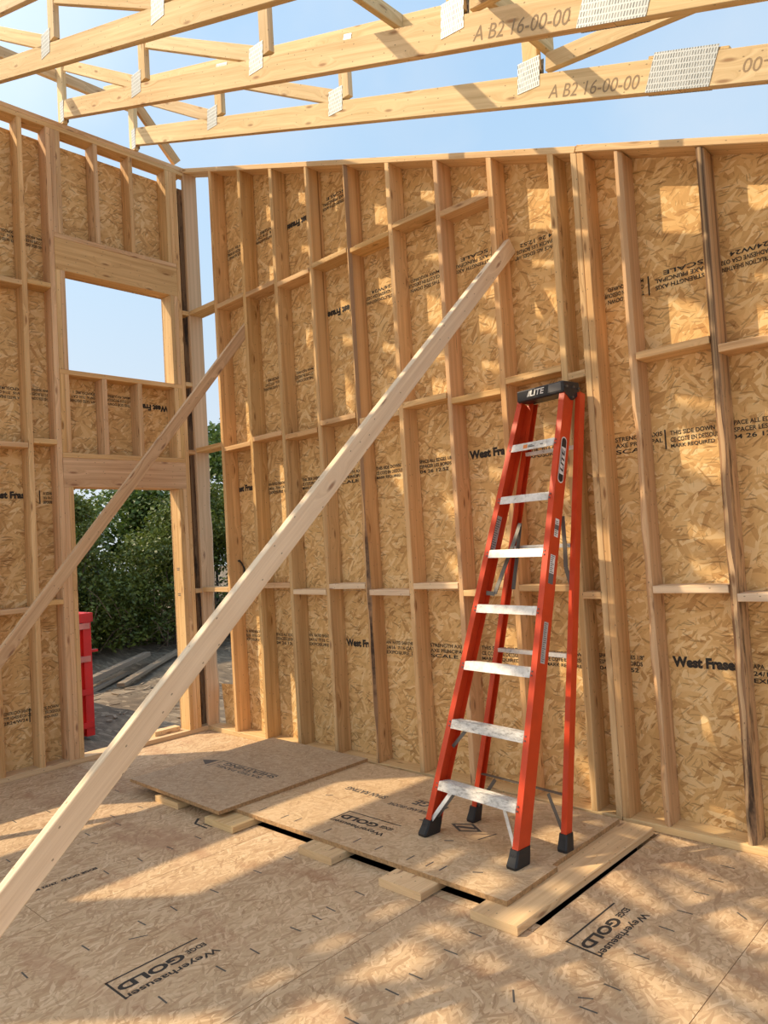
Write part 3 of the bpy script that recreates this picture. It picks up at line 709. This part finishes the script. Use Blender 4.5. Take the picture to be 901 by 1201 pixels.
# steps
SL = [(3.215, -.745, .327), (3.250, -.656, .607), (3.286, -.563, .896), (3.321, -.472, 1.182), (3.356, -.381, 1.465), (3.391, -.291, 1.749), (3.426, -.200, 2.033)]
SR = [(3.711, -.801, .313), (3.712, -.704, .619), (3.713, -.613, .902), (3.714, -.522, 1.188), (3.715, -.432, 1.466), (3.716, -.343, 1.747), (3.717, -.253, 2.028)]
for i, (l, r) in enumerate(zip(SL, SR)):
    l, r = V(l), V(r); zz = (l.z+r.z)/2; l.z = r.z = zz
    ax = (r-l).normalized(); bk = V((0, 0, 1)).cross(ax).normalized(); bk = (bk*math.cos(.12)+V((0, 0, -1))*math.sin(.12)); dn = -(ax.cross(bk)).normalized()
    if dn.z > 0: dn = -dn
    fr = (dn*.96-bk*.26).normalized()            # front lip leans with the rail
    mb = MB()
    for s in (0, 1): pass
    a, b = l-ax*.001, r+ax*.001
    sec = [V((0, 0, 0)), bk*.072, bk*.072+dn*.022, bk*.068+dn*.022, bk*.068+dn*.004, bk*.012+dn*.004, bk*.006+fr*.042, fr*.044]
    for P in (a, b):
        for q in sec: mb.v.append(P+q)
    for q in range(8):
        x, y = q, (q+1) % 8; mb.f.append((x, y, y+8, x+8)); mb.mi.append(0); mb.uv += [(0, 0)]*4
    for z in (0, 8):
        for f in ((0, 5, 6, 7), (0, 1, 4, 5), (1, 2, 3, 4)): mb.f.append(tuple(z+k for k in f)); mb.mi.append(0); mb.uv += [(0, 0)]*4
    # ribs on the tread
    for k in range(6):
        e = a+bk*(.008+k*.011)+V((0, 0, .0006)); g = b+bk*(.008+k*.011)+V((0, 0, .0006)); mb.beam(e, g, .003, .0016, (0, 0, 1), .0004)
    st = mb.build('step', M['aluworn'] if i < 2 else M['alu'], lad)
    if i == 6:
        nn = -(ax.cross(fr)).normalized(); nn = nn if nn.y < 0 else -nn
        mb = MB(); o = a+fr*.034+nn*.0012
        rect(mb, o, ax, -fr, .085, 0, .115, .022, 0); rect(mb, o, ax, -fr, .12, .004, .165, .010, 1); rect(mb, o, ax, -fr, .12, .013, .15, .018, 1); rect(mb, o, ax, -fr, .205, .008, .225, .014, 1)
        mb.build('label', [M['labelred'], M['labeltext']], st)
    # rivets at both ends on the rail flanges
    mb = MB()
    for P, sgn in ((l, -1), (r, 1)):
        for q in (.012, .032):
            c = P+ax*(sgn*.012)+fr*q; mb.tube([c-nF*.001, c+nF*.003], .0042, 8)
    mb.build('rivet', M['steel'], st, smooth=False)
# cap
cl, cr = V((3.436, -.138, 2.331)), V((3.748, -.188, 2.331))
ax = (cr-cl).normalized(); bk = V((0, 0, 1)).cross(ax).normalized(); up = V((0, 0, 1))
sec = [(0.004, 0), (0, -.006), (.0, -.056), (.010, -.064), (.118, -.064), (.135, -.050), (.140, -.01), (.136, 0)]
mb = MB()
for k, (t, ins) in enumerate(((-.004, .006), (.0, 0), (.312, 0), (.318, .006))):
    for u, w in sec:
        uu = .07+(u-.07)*(1-ins/.07); mb.v.append(cl+ax*t+bk*uu+up*(w-(ins*.5 if w > -.02 else -ins*.5)))
for k in range(3):
    for q in range(8):
        x, y = k*8+q, k*8+(q+1) % 8; mb.f.append((x, x+8, y+8, y)); mb.mi.append(0); mb.uv += [(0, 0)]*4
mb.f.append(tuple(range(8))); mb.mi.append(0); mb.uv += [(0, 0)]*8
mb.f.append(tuple(range(31, 23, -1))); mb.mi.append(0); mb.uv += [(0, 0)]*8
mb.beam(cl+ax*.02+bk*.05+up*.0012, cl+ax*.29+bk*.05+up*.0012, .012, .002, (0, 0, 1), .0005); mb.beam(cl+ax*.02+bk*.09+up*.0012, cl+ax*.29+bk*.09+up*.0012, .012, .002, (0, 0, 1), .0005)
cap = mb.build('top_cap', M['blackcap'], lad)
# side brackets under the cap, with bolts
for t in (.3165,):
    mb = MB(); c = cl+ax*t; sg = 1 if t > .1 else -1
    mb.prism([c+bk*.002+up*-.06, c+bk*.13+up*-.06, c+bk*.11+up*-.078, c+bk*.075+up*-.100, c+bk*.055+up*-.100, c+bk*.03+up*-.078], ax*(.004*sg), lambda p: (p.x, p.z))
    cb = mb.build('cap_bracket', M['blackcap'], lad)
    mb = MB()
    for u, w in ((.025, -.03), (.08, -.03), (.125, -.035), (.068, -.085)): mb.tube([c+bk*u+up*w+ax*(.002*sg), c+bk*u+up*w+ax*(.011*sg)], .006, 8)
    mb.build('bolt', M['steel'], cb)
mb = MB(); o = cl-bk*.0016+up*-.052
put_text(mb, 'LITE', o+ax*.092+up*.010, ax, up, .102, .032, bold=.02, shear=.25)
for s in (0, 1): mb.poly([o+ax*(.070+s*.011)+up*.010, o+ax*(.076+s*.011)+up*.010, o+ax*(.094+s*.008)+up*.040, o+ax*(.089+s*.008)+up*.040])
mb.poly([o+ax*.215+up*.004, o+ax*.305+up*.004, o+ax*.305+up*.046, o+ax*.225+up*.046], mi=1)
mb.build('decal', [M['white'], M['labeltext']], cap)
# boots
def boot(P, d, inn, dep, wid, par):
    i_ = V(inn); i_ = (i_-d*i_.dot(d)).normalized(); n = lx.cross(d).normalized(); n = n if n.y < 0 else -n
    mb = MB()
    c0 = V((P.x, P.y, .0603)); hh = .075
    cx = c0+i_*(-wid*.5)+V((0, dep*.5, 0))
    top = cx+d*(hh/d.z)
    rings = [(cx, 1.16, 0), (cx+V((0, 0, .012)), 1.2, 0), (cx+d*(.05/d.z), 1.08, 0), (top, 1.02, 0)]
    ex = V((i_.x, i_.y, 0)).normalized(); ey = V((-ex.y, ex.x, 0))
    for c, s, _ in rings:
        for a, b in ((-1, -.8), (-.8, -1), (.8, -1), (1, -.8), (1, .8), (.8, 1), (-.8, 1), (-1, .8)):
            mb.v.append(c+ex*(a*(wid*.5+.006)*s)+ey*(b*(dep*.5+.006)*s))
    for k in range(3):
        for q in range(8):
            x, y = k*8+q, k*8+(q+1) % 8; mb.f.append((x, y, y+8, x+8)); mb.mi.append(0); mb.uv += [(0, 0)]*4
    mb.f.append(tuple(range(7, -1, -1))); mb.f.append(tuple(range(24, 32))); mb.mi += [0, 0]; mb.uv += [(0, 0)]*16
    for k in range(3):
        c = cx-ey*((dep*.5+.006)*1.10)*(1 if ey.y > 0 else -1)+ex*((k-1)*wid*.32)+V((0, .012, .022)); mb.beam(c, c+d*.035, .007, .010, (0, 1, 0), .001)
    return mb.build('foot', M['black'], par)
boot(FL0, dL, lx, .082, .036, railL); boot(FR0, (FR1-FR0).normalized(), -lx, .082, .036, railR)
boot(RL0, (RL1-RL0).normalized(), lx, .045, .032, rearL); boot(RR0, (RR1-RR0).normalized(), -lx, .045, .032, rearR)
# braces: struts below the first step
def bar(name, pts, w, t, upv=(0, 1, 0), mat='steel'):
    mb = MB()
    for a, b in zip(pts[:-1], pts[1:]): mb.beam(a, b, w, t, upv, .0006)
    return mb.build(name, M[mat], lad)
S0l, S0r = V(SL[0]), V(SR[0])
onL = lambda z: cut(FL0, FL1, z); onR = lambda z: cut(FR0, FR1, z)
inn = V((0, .035, 0))
bar('strut', [onL(.135)+inn*.4+lx*-.004, S0l+lx*.085+inn*.3+V((0, 0, -.035))], .020, .003, mat='alu'); bar('strut', [onL(.135)+inn*1.6+lx*-.004, S0l+lx*.085+inn*1.8+V((0, 0, -.03))], .020, .003)
bar('strut', [onR(.135)+inn*.4+lx*.004, S0r-lx*.085+inn*.3+V((0, 0, -.035))], .020, .003, mat='alu')
S1l, S1r = V(SL[1]), V(SR[1])
bar('strut', [cut(FL0, FL1, .47)+inn*1.6, S1l+lx*.07+inn*1.6+V((0, 0, -.03))], .018, .003)
# rear cross bars and their struts
rl = lambda z: cut(RL0, RL1, z); rr = lambda z: cut(RR0, RR1, z)
for z in (.30, .93, 1.47, 1.98):
    off = V((0, .012, 0)); bar('cross_bar', [rl(z)+off, rr(z)+off], .022 if z < .5 else .028, .004 if z < .5 else .02, (0, 0, 1), 'steel' if z < .5 else 'alu')
off = V((0, .016, 0))
bar('strut', [rl(.14)+off, rl(.285)+lx*.09+off], .018, .003); bar('strut', [rr(.14)+off, rr(.285)-lx*.09+off], .018, .003)
# folded spreader bars
bar('spreader', [onL(1.24)+inn*1.2+lx*.012, onL(1.235)+inn*1.6+lx*.06, V((3.452, -.29, 1.50)), V((3.47, -.245, 1.60))], .022, .005)
bar('spreader', [V((3.47, -.245, 1.60)), V((3.445, -.265, 1.40)), V((3.435, -.30, 1.25))], .022, .005)
bar('spreader', [V((3.745, -.275, 1.62)), V((3.752, -.285, 1.45)), V((3.752, -.29, 1.36)), V((3.775, -.285, 1.26))], .022, .005)
# lettered sticker and warning labels on the right rail's outer web
dR, nR = frame_of(FR0, FR1); outw = lx-dR*lx.dot(dR); outw.normalize(); bkR = -nR
wb = lambda t, w: onR(t)+outw*.0348+bkR*w
def web_rect(mb, z0, z1, w0, w1, mi=0, e=0.0): mb.poly([wb(z0, w0)+outw*e, wb(z0, w1)+outw*e, wb(z1, w1)+outw*e, wb(z1, w0)+outw*e], mi=mi)
def oval(mb, z0, z1, w0, w1, mi, e):
    P = []; hw = (w1-w0)/2; wc = (w0+w1)/2; hz = hw*.92
    for k in range(9): a = math.pi*k/8; P.append(wb(z1-hz+hz*math.sin(a), wc+hw*math.cos(a))+outw*e)
    for k in range(9): a = math.pi+math.pi*k/8; P.append(wb(z0+hz+hz*math.sin(a), wc+hw*math.cos(a))+outw*e)
    mb.poly(P, mi=mi)
mb = MB(); oval(mb, 1.80, 2.04, .014, .060, 0, 0); oval(mb, 1.806, 2.034, .018, .056, 1, .0006)
web_rect(mb, 1.845, 1.985, .020, .054, 0, .0012)
put_text(mb, 'LITE', wb(1.858, .050)+outw*.0018, dR, -bkR, .125, .026, bold=.03, shear=.2, mi=1)
mb.build('decal', [M['white'], M['black']], railR)
def web_label(z0, z1, w0, w1, lines, dark=None):
    mb = MB(); web_rect(mb, z0, z1, w0, w1, 0)
    if dark: web_rect(mb, dark[0], dark[1], w0, w1, 1, .0005)
    n = lines; k = z0+.008
    while k < z1-.008:
        web_rect(mb, k, k+.004, w0+.004, w1-.004-rnd.random()*(w1-w0)*.4, 1, .0006); k += .0095
    mb.build('label', [M['white'] if lines else M['labelgrey'], M['labeltext']], railR)
web_label(1.53, 1.62, .030, .062, 1, (1.565, 1.59)); web_label(1.30, 1.44, .020, .058, 1, (1.30, 1.35)); web_label(.93, 1.12, .022, .056, 0)
# label on the inside of the left rail
mb = MB(); dLL, nL = frame_of(FL0, FL1); bkL = -nL; inw = lx-dLL*lx.dot(dLL); inw.normalize()
wi = lambda z, w: onL(z)-inw*.0290+bkL*w
P = lambda z0, z1, w0, w1, e, mi: mb.poly([wi(z0, w0)+inw*e, wi(z1, w0)+inw*e, wi(z1, w1)+inw*e, wi(z0, w1)+inw*e], mi=mi)
P(1.475, 1.66, .030, .073, 0, 0)
k = 1.482
while k < 1.65: P(k, k+.005, .034, .069-rnd.random()*.014, .0005, 1); k += .012
mb.build('label', [M['labelgrey'], M['labeltext']], railL)

# ================================================================== OUTSIDE
G = -.70
mb = MB()
def gz(x, y): return G+.05*math.sin(x*1.3+y*.7)+.04*math.sin(y*2.1-x*.6)+.02*math.sin(x*5.1+y*3.3)+(.25*max(0, min(1, (-x-7)/3)))
def gridp(x0, x1, y0, y1, n, m):
    i0 = len(mb.v)
    for a in range(n+1):
        for b in range(m+1):
            x = x0+(x1-x0)*a/n; y = y0+(y1-y0)*b/m; mb.v.append(V((x, y, gz(x, y))))
    for a in range(n):
        for b in range(m):
            i = i0+a*(m+1)+b; mb.f.append((i, i+m+1, i+m+2, i+1)); mb.mi.append(0); mb.uv += [(0, 0)]*4
gridp(-90, -22, -60, 90, 8, 12); gridp(-22, -.17, -12, 24, 90, 130); gridp(-.17, 14, .17, 24, 30, 60); gridp(-.17, 14, -12, -6.22, 20, 12); gridp(8.3, 14, -6.22, .17, 12, 12)
gr = mb.build('ground', M['dirt'], smooth=True); tag(gr, 'bare dirt with chips of wood outside the doorway', 'ground', kind='structure')
mb = MB()
for k in range(260):
    x = rnd.uniform(-7.5, -.8); y = rnd.uniform(-1.5, 4.0); a = rnd.uniform(0, 3.1); l = rnd.uniform(.05, .28); z = gz(x, y)+.012
    mb.beam((x, y, z), (x+l*math.cos(a), y+l*math.sin(a), z+rnd.uniform(-.01, .02)), rnd.uniform(.01, .05), .012, (0, 0, 1), .001)
o = mb.build('wood_chips', M['oldwood']); tag(o, 'loose wood chips scattered over the dirt outside', 'wood chips', kind='stuff')
for (a, b, w, h, lb) in (((-6.5, 1.45, .12), (-8.3, 4.0, .16), .14, .09, 'grey board lying on the dirt beside the red dumpster'), ((-6.9, 2.7, .06), (-8.6, 4.9, .10), .15, .06, 'short grey board on the dirt before the hedge'),
                         ((-6.2, 1.3, -.0), (-7.9, 3.3, .02), .20, .06, 'wide grey board on the dirt beneath the other boards')):
    A = V((a[0], a[1], gz(a[0], a[1])+.02+a[2])); B = V((b[0], b[1], gz(b[0], b[1])+.02+b[2]))
    o = beam('old_board', A, B, w, h, M['oldwood']); tag(o, lb, 'board', 'old boards on the ground outside')
# dumpster
du = empty('dumpster', (-5.4, -.8, G), 'red roll-off dumpster seen through the left side of the doorway', 'dumpster')
X0, X1, Y0, Y1, Z0, Z1 = -8.2, -3.36, -1.95, .53, G+.10, .84
mb = MB(); t = .05
mb.box((X0, Y0, Z0), (X1, Y1, Z0+t)); mb.box((X0, Y0, Z0), (X0+t, Y1, Z1)); mb.box((X1-t, Y0, Z0), (X1, Y1, Z1)); mb.box((X0, Y0, Z0), (X1, Y0+t, Z1)); mb.box((X0, Y1-t, Z0), (X1, Y1, Z1))
mb.build('body', M['red'], du)
mb = MB()
for y in (Y0, Y1): mb.box((X0, y-.05, Z1-.06), (X1, y+.05, Z1+.05))
for x in (X0, X1): mb.box((x-.05, Y0, Z1-.06), (x+.05, Y1, Z1+.05))
mb.build('top_rail', M['red'], du)
for k in range(4): box('rib', (X1, Y0, Z0+.1+k*.40), (X1+.06, Y1-.02, Z0+.17+k*.40), M['redlight'] if k in (2, 3) else M['red'], du)
for y in (Y0+.05, (Y0+Y1)/2, Y1-.05): box('post', (X1, y-.05, Z0), (X1+.045, y+.05, Z1), M['red'], du)
for k in range(8): box('post', (X0+.3+k*.6, Y1, Z0), (X0+.4+k*.6, Y1+.07, Z1), M['red'], du)
box('hinge', (X1-.1, Y1, Z0+1.0), (X1-.02, Y1+.11, Z0+1.03), M['red'], du)
for x in (X0+.6, X1-.6):
    for y in (Y0+.2, Y1-.2):
        mb = MB(); mb.tube([(x, y-.07, G+.09), (x, y+.07, G+.09)], .11, 16); mb.build('wheel', M['black'], du)

# vegetation
def tree(name, x, y, rx, ry, z0, z1, n, seed, label, leaf=.10, mat='leaf', trunk=True, lean=(0, 0), group='hedge outside the doorway', cat='shrub'):
    R = random.Random(seed); g = gz(x, y)
    e = empty(name, (x, y, g), label, cat, group)
    mb = MB()
    cl = []
    for k in range(26):
        th = R.uniform(0, 6.28); r = math.sqrt(R.random()); h = R.random()
        w = (1-.55*max(0, h-.55)/.45)
        cl.append((x+lean[0]*h+rx*r*w*math.cos(th), y+lean[1]*h+ry*r*w*math.sin(th), z0+(z1-z0)*h, R.uniform(.35, .7)))
    for k in range(n):
        c = R.choice(cl); s = c[3]
        p = V((c[0]+R.gauss(0, .36)*s*rx, c[1]+R.gauss(0, .36)*s*ry, c[2]+R.gauss(0, .30)*s*(z1-z0)*.35))
        if p.z < g+.05 or p.z > z1+.12: continue
        a = R.uniform(0, 6.28); b = R.uniform(-1.1, .5); d = V((math.cos(a)*math.cos(b), math.sin(a)*math.cos(b), math.sin(b)))
        q = d.cross(V((R.uniform(-1, 1), R.uniform(-1, 1), R.uniform(-.2, 1)))).normalized(); l = leaf*R.uniform(.6, 1.4)
        mb.poly([p, p+d*l*.45+q*l*.27, p+d*l, p+d*l*.45-q*l*.27])
    mb.build('foliage', M[mat], e)
    mb = MB()
    for k in range(7):
        a = R.uniform(0, 6.28); r0 = R.uniform(.02, .25)
        b0 = V((x+r0*math.cos(a), y+r0*math.sin(a), g-.05)); tp = R.choice(cl); t1 = V(tp[:3])
        mid = b0.lerp(t1, .5)+V((R.uniform(-.2, .2), R.uniform(-.2, .2), R.uniform(0, .3)))
        mb.tube([b0, b0.lerp(mid, .5)+V((0, 0, .15)), mid, t1], R.uniform(.022, .05), 6, taper=.25)
    mb.build('branches', M['barkm'], e)
    mb = MB()
    for k in range(34):
        a = R.uniform(0, 6.28); p = V((x+rx*R.uniform(-.9, 1.1), y+ry*R.uniform(-1, 1), g+R.uniform(0, .9)))
        d = V((R.uniform(-.3, .6), R.uniform(-.7, .7), R.uniform(.1, .7))); mb.tube([p, p+d*.5+V((0, 0, .1)), p+d], R.uniform(.004, .012), 4, taper=.4)
    tag(mb.build('twigs', M['twig'], e), kind='stuff')
    return e
HD = [(-9.6, 1.6, 1.0, 1.0, 2.5, 'bushy shrub directly behind the red dumpster'), (-9.9, 2.9, 1.1, 1.0, 2.95, 'bushy shrub next to the dumpster in the hedge, left in the doorway'),
      (-9.8, 4.2, 1.1, 1.0, 2.75, 'bushy shrub in the middle of the doorway'), (-10.0, 5.4, 1.1, 1.0, 2.8, 'bushy shrub at the right edge of the doorway'), (-9.9, 6.6, 1.1, 1.1, 3.1, 'leafy shrub behind the corner studs'),
      (-9.6, 7.8, 1.1, 1.1, 3.6, 'leafy shrub low in the narrow corner gap')]
for i, (x, y, rx, ry, zt, lb) in enumerate(HD):
    tree('shrub', x, y, rx, ry, -.35, zt, 13000, 100+i, lb, leaf=.088)
BK = [(-12.5, 2.2, 3.0, 'dark tree at the back of the hedge behind the dumpster'), (-12.8, 4.3, 3.15, 'dark tree at the back of the hedge in mid doorway'), (-12.6, 6.4, 3.3, 'dark tree at the back of the hedge near the door jamb'), (-12.8, 8.6, 5.2, 'tall green tree filling the gap at the wall corner'), (-13, 10.8, 5.6, 'tall green tree beyond the raked wall')]
for i, (x, y, zt, lb) in enumerate(BK):
    tree('tree', x, y, 1.5, 1.4, -.4, zt, 13000, 300+i, lb, leaf=.145, mat='leaf2', group='trees behind the hedge', cat='tree')

# ================================================================== LIGHT, SKY, CAMERA
sd = V((1.08, 1.0, -1.48)).normalized()
sun = bpy.data.lights.new('sun', 'SUN'); sun.energy = 4.5; sun.angle = math.radians(.7); sun.color = (1.0, .80, .54)
so = bpy.data.objects.new('sun', sun); COL.objects.link(so); so.rotation_euler = sd.to_track_quat('-Z', 'Y').to_euler(); so.location = (-8, -8, 12)
w = bpy.data.worlds.new('sky'); SC.world = w; w.use_nodes = True; nt = w.node_tree; nt.nodes.clear()
N = lambda k: nt.nodes.new(k)
out = N('ShaderNodeOutputWorld'); bg = N('ShaderNodeBackground'); nt.links.new(bg.outputs[0], out.inputs[0])
tc = N('ShaderNodeTexCoord'); sx = N('ShaderNodeSeparateXYZ'); nt.links.new(tc.outputs['Generated'], sx.inputs[0])
def ramp(src, stops):
    r = N('ShaderNodeValToRGB'); e = r.color_ramp
    while len(e.elements) < len(stops): e.elements.new(.5)
    for q, (p, c) in zip(e.elements, stops): q.position = p; q.color = (*c, 1)
    nt.links.new(src, r.inputs[0]); return r.outputs[0]
vert = ramp(sx.outputs[2], [(0., (.80, .86, .90)), (.12, (.74, .84, .93)), (.35, (.56, .76, .97)), (.6, (.44, .68, .97)), (1., (.30, .54, .92))])
dot = N('ShaderNodeVectorMath'); dot.operation = 'DOT_PRODUCT'; nt.links.new(tc.outputs['Generated'], dot.inputs[0]); dot.inputs[1].default_value = tuple(-sd)
# hazy brightening of the sky round the sun
gl = ramp(dot.outputs['Value'], [(0., (0, 0, 0)), (.30, (.0, .0, .0)), (.55, (.05, .045, .035)), (.75, (.35, .31, .24)), (.95, (1., .9, .7)), (1., (1., .95, .8))])
sc = N('ShaderNodeVectorMath'); sc.operation = 'SCALE'; nt.links.new(gl, sc.inputs[0]); sc.inputs['Scale'].default_value = 1.6
# thin cloud veil
no = N('ShaderNodeTexNoise'); no.inputs['Scale'].default_value = 2.2; no.inputs['Detail'].default_value = 6; no.inputs['Roughness'].default_value = .55; nt.links.new(tc.outputs['Generated'], no.inputs['Vector'])
nr = N('ShaderNodeMapRange'); nr.inputs[1].default_value = .5; nr.inputs[2].default_value = .75; nr.inputs[4].default_value = .45; nt.links.new(no.outputs['Fac'], nr.inputs[0])
mx = N('ShaderNodeMix'); mx.data_type = 'RGBA'; nt.links.new(nr.outputs[0], mx.inputs[0]); nt.links.new(vert, mx.inputs[6]); mx.inputs[7].default_value = (.82, .88, .94, 1)
ad = N('ShaderNodeVectorMath'); ad.operation = 'ADD'; nt.links.new(mx.outputs[2], ad.inputs[0]); nt.links.new(sc.outputs[0], ad.inputs[1])
nt.links.new(ad.outputs[0], bg.inputs[0]); bg.inputs[1].default_value = .95

cam = bpy.data.cameras.new('camera'); co = bpy.data.objects.new('camera', cam); COL.objects.link(co); SC.camera = co
yaw, pit, rol = .7533, .0421, -.0582
f_ = V((-math.sin(yaw)*math.cos(pit), math.cos(yaw)*math.cos(pit), math.sin(pit))); r_ = V((math.cos(yaw), math.sin(yaw), 0)); u_ = r_.cross(f_)
c, s = math.cos(rol), math.sin(rol); R2 = r_*c+u_*s; U2 = r_*-s+u_*c
m = Matrix((R2, U2, -f_)).transposed().to_4x4(); m.translation = V((5.6798, -3.6667, 1.5346)); co.matrix_world = m
cam.sensor_fit = 'VERTICAL'; cam.sensor_height = 36; cam.sensor_width = 27; cam.lens = 872.73/1201*36; cam.clip_start = .05; cam.clip_end = 200
vs = SC.view_settings; vs.view_transform = 'Standard'; vs.look = 'None'; vs.exposure = 0.06; vs.gamma = 1.0; vs.use_curve_mapping = False
